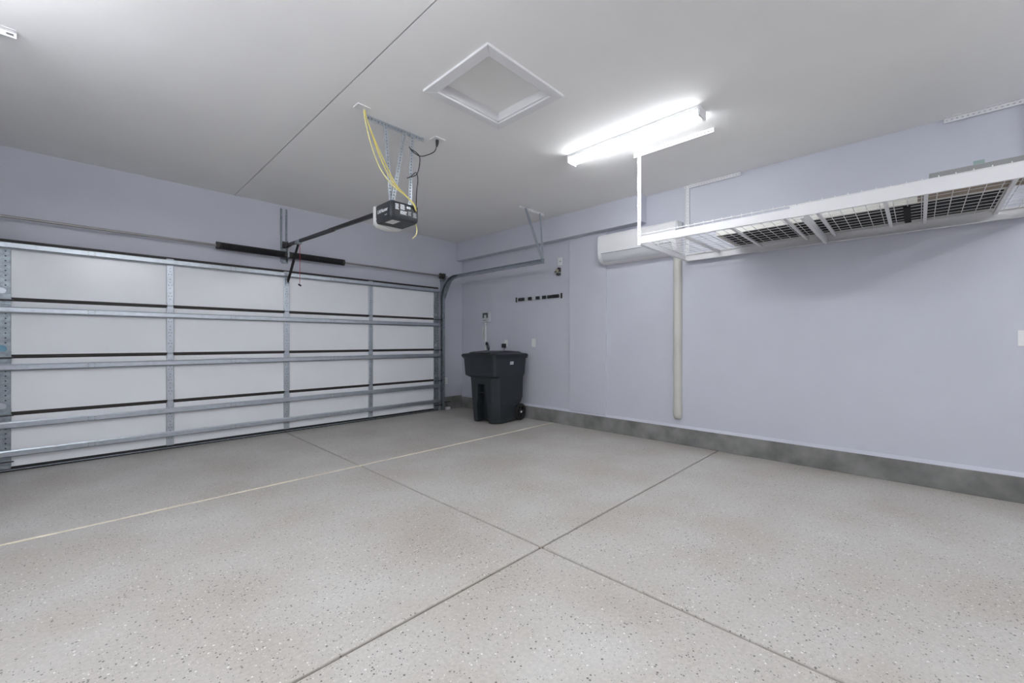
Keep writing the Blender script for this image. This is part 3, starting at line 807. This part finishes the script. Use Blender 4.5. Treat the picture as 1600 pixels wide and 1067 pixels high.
# uprights and ceiling strips (slotted)
def upright(x, y, flange_y):
    m = MB().ladder((x, y, ZB), (x, y, H - 0.02), (0, 1, 0), 0.034, 0.003, 0.038, hole=0.42, rail=0.38)
    m.ladder((x + flange_y, y + 0.017, ZB), (x + flange_y, y + 0.017, H - 0.02), (1, 0, 0), 0.030, 0.003, 0.038, hole=0.42, rail=0.38)
    m.build('upright', 'rackwhite', rk)
def strip(x, y0, y1, sg):
    m = MB().ladder((x, y0, H - 0.020), (x, y1, H - 0.020), (0, 0, 1), 0.038, 0.003, 0.030, hole=0.4, rail=0.38)
    m.ladder((x + sg * 0.018, y0, H - 0.0025), (x + sg * 0.018, y1, H - 0.0025), (1, 0, 0), 0.036, 0.003, 0.030, hole=0.4, rail=0.38)
    m.build('ceiling_strip', 'rackwhite', rk)
upright(FX - 0.004, 1.930, 0.015); strip(FX - 0.008, 1.985, 1.245, 1)
upright(4.908, 1.925, -0.015); strip(4.912, 1.965, 1.365, -1)
upright(FX - 0.004, RY0, 0.015); strip(FX - 0.008, RY0 - 0.50, RY0 + 0.05, 1)
upright(4.908, RY0, -0.015); strip(4.912, RY0 - 0.09, -0.150, -1)

# things lying on the rack
ZD = ZT + 0.0075
sh = thing('screen_panel', (4.55, 0.48, ZD), 'long flat black screen in a cream frame lying on the wire deck', 'screen')
sx0, sx1, sy0, sy1 = 4.245, 4.870, -0.440, 1.395
fwid = 0.028
for (a, b, c, d) in ((sx0, sx0 + fwid, sy0, sy1), (sx1 - fwid, sx1, sy0, sy1), (sx0 + fwid, sx1 - fwid, sy0, sy0 + fwid), (sx0 + fwid, sx1 - fwid, sy1 - fwid, sy1)):
    box('frame_rail', 'cream', sh, a, b, c, d, ZD, ZD + 0.045, bevel=0.002, seg=1)
box('screen_mesh', 'screen', sh, sx0 + fwid, sx1 - fwid, sy0 + fwid, sy1 - fwid, ZD + 0.006, ZD + 0.012)
box('back_cover', 'cream', sh, sx0 + fwid, sx1 - fwid, sy0 + fwid, sy1 - fwid, ZD + 0.030, ZD + 0.040)
# strap round the wires
st = MB()
ysx = 0.062
st.box(4.26, 4.80, ysx - 0.020, ysx + 0.020, ZT - 0.0155, ZT - 0.0125)
st.box(4.26, 4.263, ysx - 0.020, ysx + 0.020, ZT - 0.0155, ZT + 0.004).box(4.797, 4.80, ysx - 0.020, ysx + 0.020, ZT - 0.0155, ZT + 0.004)
tag(st.build('strap', 'screen', None), 'short black strap under the wire deck below the black screen', 'strap')
# boards
b1 = box('cardboard_sheet', 'card', None, 3.86, 4.225, -0.60, 0.005, ZD, ZD + 0.050, bevel=0.002, seg=1)
tag(b1, 'flat brown cardboard sheet lying on the wire deck beside the screen', 'cardboard')
b2 = box('grey_board', 'cardgrey', None, 3.87, 4.22, -0.60, -0.050, ZD + 0.0505, ZD + 0.088, bevel=0.002, seg=1)
tag(b2, 'grey board stacked on the brown cardboard sheet on the rack', 'board')
tp = box('tape_strip', 'tape', None, WX - 0.0015, WX, -0.372, -0.312, 2.560, 2.640)
tag(tp, 'square of pale green tape stuck on wall above the rack', 'tape')

# ================================================================= mini split unit and its pipe cover
ac = thing('air_conditioner', (4.83, 2.51, 2.24), 'white wall mounted mini split air conditioner beside the wire rack', 'air conditioner')
prof = [(WX, 2.615), (4.775, 2.608), (4.752, 2.600), (4.735, 2.570), (4.728, 2.50), (4.728, 2.42), (4.735, 2.355), (4.752, 2.305), (4.778, 2.270), (4.81, 2.250), (4.86, 2.238), (WX, 2.236)]
AY0, AY1 = 1.992, 3.030
MB().prism(prof, 'y', AY0, AY1).build('casing', 'white', ac, smooth=True, sharp=45)
m = MB().prism([(4.7345, 2.352), (4.748, 2.304), (4.774, 2.268), (4.800, 2.250), (4.803, 2.254), (4.779, 2.272), (4.754, 2.306), (4.740, 2.353)], 'y', AY0 + 0.05, AY1 - 0.05)
m.build('louver', 'boxgrey', ac, smooth=True, sharp=45)
m = MB().tube([(4.7335, AY0 + 0.05, 2.357), (4.7335, AY1 - 0.05, 2.357)], 0.003, 6)
m.build('louver_gap', 'lcd', ac)
m = MB().box(4.765, WX, AY0 - 0.003, AY0 + 0.001, 2.27, 2.60)
m.build('side_cover', 'white', ac, bevel=0.001, seg=1)
box('mount_plate', 'boxgrey', ac, 4.90, WX - 0.001, AY0 - 0.008, AY0, 2.50, 2.61)

pcv = thing('pipe_cover', (4.89, 2.043, 0.29), 'ivory plastic line cover running down wall from air conditioner', 'pipe cover')
def dprof(w, t):
    return [(WX, -w / 2), (WX - t * 0.55, -w / 2), (WX - t * 0.85, -w / 2 + 0.012), (WX - t, -w / 2 + 0.03), (WX - t, w / 2 - 0.03), (WX - t * 0.85, w / 2 - 0.012), (WX - t * 0.55, w / 2), (WX, w / 2)]
PYc = 2.043
MB().prism([(x, y + PYc) for x, y in dprof(0.092, 0.062)], 'z', 0.44, 2.236).build('cover_channel', 'linecover', pcv, smooth=True, sharp=50)
rings = [[(x, y + PYc, z) for x, y in dprof(w, t)] for z, w, t in ((0.455, 0.098, 0.068), (0.36, 0.098, 0.068), (0.315, 0.088, 0.060), (0.292, 0.060, 0.040))]
MB().loft(rings).build('end_cap', 'linecover', pcv, smooth=True, sharp=50)

# ================================================================= wall devices
def wall_plate(name, yc, zc, w, h, label, cat, x=WX, toggle=None):
    t = thing(name, (x, yc, zc - h / 2), label, cat)
    box('cover_plate', 'plate', t, x - 0.006, x + 0.001, yc - w / 2, yc + w / 2, zc - h / 2, zc + h / 2, bevel=0.0015)
    if toggle == 'duplex':
        for dz in (-0.022, 0.022):
            MB().prism([(yc + 0.014 * math.cos(a), zc + dz + 0.015 * math.sin(a)) for a in (k * math.pi / 6 for k in range(12))], 'x', x - 0.0085, x - 0.005).build('socket', 'plate', t)
    elif toggle == 'rocker':
        box('rocker', 'plate', t, x - 0.010, x - 0.005, yc - 0.017, yc + 0.017, zc - 0.033, zc + 0.033, bevel=0.002)
    elif toggle == 'knob':
        MB().disc((x - 0.012, yc, zc), (1, 0, 0), 0.020, 0.014, 20).build('knob', 'plate', t, smooth=True)
    elif toggle == 'hole':
        MB().disc((x - 0.0065, yc - 0.004, zc), (1, 0, 0), 0.008, 0.003, 14).build('hole', 'gap', t)
    return t
o1 = wall_plate('wall_outlet', 4.935, 1.178, 0.075, 0.118, 'white wall outlet with a black adapter plugged in', 'outlet', toggle='duplex')
wall_plate('wall_outlet', 4.322, 1.190, 0.078, 0.128, 'white wall outlet between trash cart and the cover board', 'outlet', toggle='duplex')
wall_plate('light_switch', -0.600, 1.235, 0.125, 0.120, 'white switch plate on the long bare wall under the rack', 'switch', toggle='knob')
wall_plate('blank_plate', 3.803, 2.395, 0.075, 0.115, 'white blank plate with a hole above the small dark fitting', 'wall plate', toggle='hole')
lo = thing('wall_outlet', (4.552, WY, 0.445), 'white wall outlet low on the door wall above the curb', 'outlet')
box('cover_plate', 'plate', lo, 4.514, 4.590, WY - 0.006, WY + 0.001, 0.445, 0.560, bevel=0.0015)
for dz in (-0.022, 0.022):
    box('socket', 'boxgrey', lo, 4.541, 4.563, WY - 0.0075, WY - 0.005, 0.5025 + dz - 0.012, 0.5025 + dz + 0.012, bevel=0.001, seg=1)
ad = thing('power_adapter', (4.90, 4.960, 1.10), 'black power adapter plugged into outlet behind the trash cart', 'adapter')
box('body', 'blackplastic', ad, WX - 0.055, WX - 0.009, 4.925, 4.995, 1.105, 1.175, bevel=0.005)
MB().tube(smooth_path([(WX - 0.03, 4.955, 1.108), (WX - 0.03, 4.955, 1.08), (WX - 0.02, 4.99, 0.9), (WX - 0.012, 5.05, 0.6)]), 0.004, 6).build('cable', 'blackplastic', ad, smooth=True)

# small fitting under the plate: dark bracket, pale knob, flange
ft = thing('wall_fitting', (WX - 0.03, 3.825, 2.19), 'small dark wall fitting with pale round knob below blank plate', 'fitting')
MB().prism([(3.880, 2.238), (3.800, 2.302), (3.788, 2.298), (3.788, 2.232)], 'x', WX - 0.055, WX).build('bracket', 'castiron', ft, bevel=0.004)
MB().disc((WX - 0.064, 3.812, 2.258), (1, 0, 0), 0.022, 0.022, 20).build('knob', 'brass', ft, smooth=True)
MB().box(WX - 0.05, WX, 3.785, 3.895, 2.226, 2.233).build('flange', 'boxgrey', ft)
MB().box(WX - 0.045, WX, 3.790, 3.845, 2.190, 2.226).build('base', 'castiron', ft, bevel=0.004)

# tool rail
tr = thing('tool_rail', (WX, 4.23, 1.855), 'long wall rail with six black tool grips', 'tool rail')
box('backing', 'boxgrey', tr, WX - 0.010, WX + 0.001, 3.768, 4.690, 1.856, 1.912, bevel=0.002, seg=1)
for y in (4.686, 3.770):
    box('end_bracket', 'blackplastic', tr, WX - 0.026, WX - 0.001, y - 0.008, y + 0.008, 1.848, 1.925, bevel=0.003)
for (u0, u1) in ((210, 380), (500, 592), (718, 812), (895, 990), (1035, 1120), (1140, 1330)):
    ya = 4.698 - (u0 - 118) / (1400 - 118) * (4.698 - 3.759); yb = 4.698 - (u1 - 118) / (1400 - 118) * (4.698 - 3.759)
    box('tool_grip', 'blackplastic', tr, WX - 0.038, WX - 0.009, yb, ya, 1.860, 1.910, bevel=0.008)

# irrigation controller with conduit
cb = thing('control_box', (WX - 0.02, 5.40, 1.54), 'pale grey wall controller with display above the trash cart', 'control box')
box('case', 'boxgrey', cb, WX - 0.05, WX + 0.001, 5.305, 5.500, 1.545, 1.722, bevel=0.008)
box('display', 'lcd', cb, WX - 0.052, WX - 0.048, 5.335, 5.470, 1.618, 1.708, bevel=0.001, seg=1)
box('dial', 'boxgrey', cb, WX - 0.056, WX - 0.050, 5.375, 5.425, 1.612, 1.670, bevel=0.003)
box('button_row', 'lcd', cb, WX - 0.052, WX - 0.048, 5.375, 5.455, 1.574, 1.582)
cd = thing('conduit', (WX - 0.02, 5.42, 1.0), 'white conduit running down from the wall controller', 'conduit')
MB().tube([(WX - 0.018, 5.425, 1.545), (WX - 0.018, 5.425, 0.70)], 0.014, 12).build('pipe', 'plate', cd, smooth=True)
box('clamp', 'boxgrey', cd, WX - 0.036, WX, 5.405, 5.462, 1.493, 1.510, bevel=0.003)
MB().tube(smooth_path([(WX - 0.012, 5.47, 1.48), (WX - 0.012, 5.492, 1.42), (WX - 0.012, 5.492, 1.33), (WX - 0.012, 5.475, 1.26), (WX - 0.012, 5.445, 1.22)]), 0.010, 8).build('side_loop', 'cream', cd, smooth=True)
wr = thing('wire_bundle', (WX - 0.03, 5.36, 1.1), 'small tangle of black wiring beside the white conduit', 'wires')
MB().tube(smooth_path([(WX - 0.025, 5.41, 1.20), (WX - 0.03, 5.375, 1.19), (WX - 0.03, 5.36, 1.15), (WX - 0.03, 5.375, 1.135), (WX - 0.03, 5.35, 1.11), (WX - 0.025, 5.34, 1.06), (WX - 0.02, 5.34, 0.9)]), 0.008, 7).build('wire', 'blackplastic', wr, smooth=True)
MB().tube(smooth_path([(WX - 0.03, 5.40, 1.185), (WX - 0.035, 5.345, 1.155), (WX - 0.03, 5.315, 1.10), (WX - 0.03, 5.33, 1.06), (WX - 0.03, 5.36, 1.08), (WX - 0.03, 5.385, 1.14)]), 0.006, 7).build('wire', 'blackplastic', wr, smooth=True)
box('connector', 'blackplastic', wr, WX - 0.045, WX - 0.01, 5.365, 5.405, 1.145, 1.19, bevel=0.004)

# ================================================================= trash cart
TH = math.radians(5.0)
A = Vector((math.cos(TH), math.sin(TH), 0)); B = Vector((-math.sin(TH), math.cos(TH), 0))
N0 = Vector((4.035, 4.285, 0))       # near corner of the lid
WB = 0.67
def bp(a, b, z): return N0 + A * a + B * b + Vector((0, 0, z))
bn = thing('trash_cart', tuple(bp(0.4, WB / 2, 0)), 'tall black wheeled trash cart with closed lid standing in corner', 'trash cart')
def ring(z, a0, a1, hw, r, notch=0.0, nw=0.085, flat=0.0, rb=0.06):
    """front at a0; the front edge carries the points of the notch; flat turns round corners into chamfers"""
    c = WB / 2; pts = []
    def arc(ca, cb, s0, r):
        e0 = (math.cos(math.radians(s0)), math.sin(math.radians(s0))); e1 = (math.cos(math.radians(s0 + 90)), math.sin(math.radians(s0 + 90)))
        for k in range(5):
            t = math.radians(s0 + 90 * k / 4)
            u = (0.0, 0.06, 0.5, 0.94, 1.0)[k]
            px_ = math.cos(t) * (1 - flat) + (e0[0] + (e1[0] - e0[0]) * u) * flat
            py_ = math.sin(t) * (1 - flat) + (e0[1] + (e1[1] - e0[1]) * u) * flat
            pts.append((ca + r * px_, cb + r * py_))
    arc(a1 - rb, c + hw - rb, 0, rb)       # back left
    arc(a0 + r, c + hw - r, 90, r)      # front left
    pts.extend([(a0, c + nw + 0.012), (a0 + notch, c + nw), (a0 + notch, c), (a0 + notch, c - nw), (a0, c - nw - 0.012)])
    arc(a0 + r, c - hw + r, 180, r)     # front right
    arc(a1 - rb, c - hw + rb, 270, rb)     # back right
    return [bp(a, b, z) for a, b in pts]
F8 = 0.8
R_ = [ring(0.012, 0.135, 0.595, 0.272, 0.10, 0.14, 0.105, F8, 0.03), ring(0.03, 0.130, 0.60, 0.276, 0.10, 0.14, 0.105, F8, 0.03), ring(0.235, 0.114, 0.575, 0.284, 0.10, 0.13, 0.098, F8, 0.03),
      ring(0.275, 0.111, 0.70, 0.285, 0.10, 0.13, 0.090, F8, 0.03), ring(0.36, 0.105, 0.745, 0.288, 0.10, 0.12, 0.070, F8, 0.03), ring(0.565, 0.092, 0.75, 0.292, 0.10, 0.10, 0.060, F8, 0.03),
      ring(0.585, 0.090, 0.75, 0.293, 0.10, 0.0, 0.058, F8, 0.03), ring(0.672, 0.084, 0.752, 0.296, 0.10, 0, 0.05, F8, 0.03), ring(0.705, 0.050, 0.765, 0.312, 0.05, 0, 0.05, 0, 0.05),
      ring(0.730, 0.045, 0.770, 0.315, 0.05, 0, 0.05, 0, 0.05), ring(0.86, 0.036, 0.78, 0.320, 0.05, 0, 0.05, 0, 0.05), ring(0.985, 0.026, 0.79, 0.326, 0.05, 0, 0.05, 0, 0.05)]
body = MB().loft(R_).build('body', 'bin', bn, smooth=True, sharp=28)
# dark cup in the notch and grab bar
c = WB / 2
m = MB().tube([bp(0.150, c - 0.075, 0.45), bp(0.150, c + 0.075, 0.45)], 0.010, 10)
m.build('grab_bar', 'blackplastic', body, smooth=True)
# front upper panel line
m = MB()
m.bar(bp(0.038, c - 0.20, 0.845), bp(0.038, c + 0.20, 0.845), 0.012, 0.010)
m.build('front_ledge', 'bin', body, bevel=0.003)
# rim and lid
def lring(z, a0, a1, hw, r):
    pts = []
    for (ca, cb, s0) in ((a1 - r, c + hw - r, 0), (a0 + r, c + hw - r, 90), (a0 + r, c - hw + r, 180), (a1 - r, c - hw + r, 270)):
        for k in range(6):
            t = math.radians(s0 + 90 * k / 5)
            pts.append(bp(ca + r * math.cos(t), cb + r * math.sin(t), z))
    return pts
MB().loft([lring(0.960, 0.014, 0.80, 0.333, 0.05), lring(0.985, 0.010, 0.805, 0.336, 0.05)]).build('rim', 'bin', bn, smooth=True, sharp=40)
lid = MB().loft([lring(0.982, -0.006, 0.820, 0.345, 0.055), lring(1.012, -0.006, 0.822, 0.345, 0.055), lring(1.026, 0.006, 0.81, 0.333, 0.06), lring(1.034, 0.06, 0.77, 0.285, 0.07),
                 lring(1.056, 0.10, 0.73, 0.250, 0.08), lring(1.066, 0.20, 0.62, 0.17, 0.08), lring(1.069, 0.30, 0.52, 0.08, 0.05)]).build('lid', 'lid', bn, smooth=True, sharp=35)
m = MB()
for k in range(4):
    b_ = c - 0.21 + 0.14 * k
    m.bar(bp(0.12, b_, 1.049), bp(0.42, b_, 1.066), 0.02, 0.012)
    m.bar(bp(0.42, b_, 1.066), bp(0.74, b_, 1.050), 0.02, 0.012)
m.build('lid_rib', 'lid', lid, bevel=0.003)
m = MB().box(0, 0, 0, 0, 0, 0); m = MB()
m.add([bp(0.035, c - 0.20, 1.022), bp(0.17, c - 0.20, 1.030), bp(0.17, c + 0.20, 1.030), bp(0.035, c + 0.20, 1.022), bp(0.040, c - 0.19, 1.046), bp(0.16, c - 0.19, 1.058), bp(0.16, c + 0.19, 1.058), bp(0.040, c + 0.19, 1.046)],
      [(0, 1, 2, 3), (4, 5, 6, 7), (0, 1, 5, 4), (1, 2, 6, 5), (2, 3, 7, 6), (3, 0, 4, 7)])
m.build('lid_grip', 'lid', lid, bevel=0.006)
# handle at the back
m = MB().tube(smooth_path([bp(0.79, c - 0.27, 0.975), bp(0.845, c - 0.27, 0.968), bp(0.860, c - 0.22, 0.966), bp(0.862, c, 0.966), bp(0.860, c + 0.22, 0.966), bp(0.845, c + 0.27, 0.968), bp(0.79, c + 0.27, 0.975)], 6), 0.016, 10)
m.build('handle', 'lid', bn, smooth=True)
# axle and wheels
MB().tube([bp(0.668, c - 0.30, 0.128), bp(0.668, c + 0.30, 0.128)], 0.010, 10).build('axle', 'shaft', bn, smooth=True)
for sgn in (-1, 1):
    bc = c + sgn * 0.272
    wc = bp(0.668, bc, 0.131)
    rings = []
    for (db, r) in ((-0.026, 0.085), (-0.026, 0.112), (-0.018, 0.130), (0.018, 0.130), (0.026, 0.112), (0.026, 0.085)):
        rings.append([bp(0.668 + r * math.cos(2 * math.pi * k / 32), bc + db, 0.131 + r * math.sin(2 * math.pi * k / 32)) for k in range(32)])
    wh = MB().loft(rings + [rings[0]], caps=False).build('wheel', 'rubber', bn, smooth=True, sharp=40)
    sp = MB()
    for k in range(6):
        a = k * math.pi / 3 + 0.2
        sp.bar(wc + A * 0.02 * math.cos(a) + Vector((0, 0, 0.02 * math.sin(a))), wc + A * 0.09 * math.cos(a) + Vector((0, 0, 0.09 * math.sin(a))), 0.030, 0.026, B)
    sp.disc(wc, B, 0.034, 0.05, 16)
    sp.build('wheel_spokes', 'blackplastic', wh)
    MB().disc(wc + B * sgn * 0.030, B, 0.013, 0.02, 14).build('hub_cap', 'plate', wh, smooth=True)
# white sticker on the near side of the body, with faint print
za, zb_ = 0.868, 0.912
def side_b(z): return c - (0.320 + (0.326 - 0.320) * (z - 0.86) / 0.125) - 0.0012
nrm = A.cross(Vector((0, 0, 1)))
m = MB()
m.add([bp(0.375, side_b(za), za), bp(0.455, side_b(za), za), bp(0.455, side_b(zb_), zb_), bp(0.375, side_b(zb_), zb_), bp(0.375, side_b(za) + 0.003, za), bp(0.455, side_b(za) + 0.003, za), bp(0.455, side_b(zb_) + 0.003, zb_), bp(0.375, side_b(zb_) + 0.003, zb_)],
      [(0, 1, 2, 3), (7, 6, 5, 4), (0, 4, 5, 1), (1, 5, 6, 2), (2, 6, 7, 3), (3, 7, 4, 0)])
lb = m.build('sticker', 'print', body); tag(lb, 'small white sticker')
m = MB()
for k, (a0, a1) in enumerate(((0.372, 0.384), (0.390, 0.400), (0.406, 0.417), (0.423, 0.434))):
    zz0, zz1 = 0.880, 0.902
    m.add([bp(a0, side_b(zz0) - 0.0006, zz0), bp(a1, side_b(zz0) - 0.0006, zz0), bp(a1, side_b(zz1) - 0.0006, zz1), bp(a0, side_b(zz1) - 0.0006, zz1)], [(0, 1, 2, 3)])
m.build('sticker_print', 'greyprint', body)
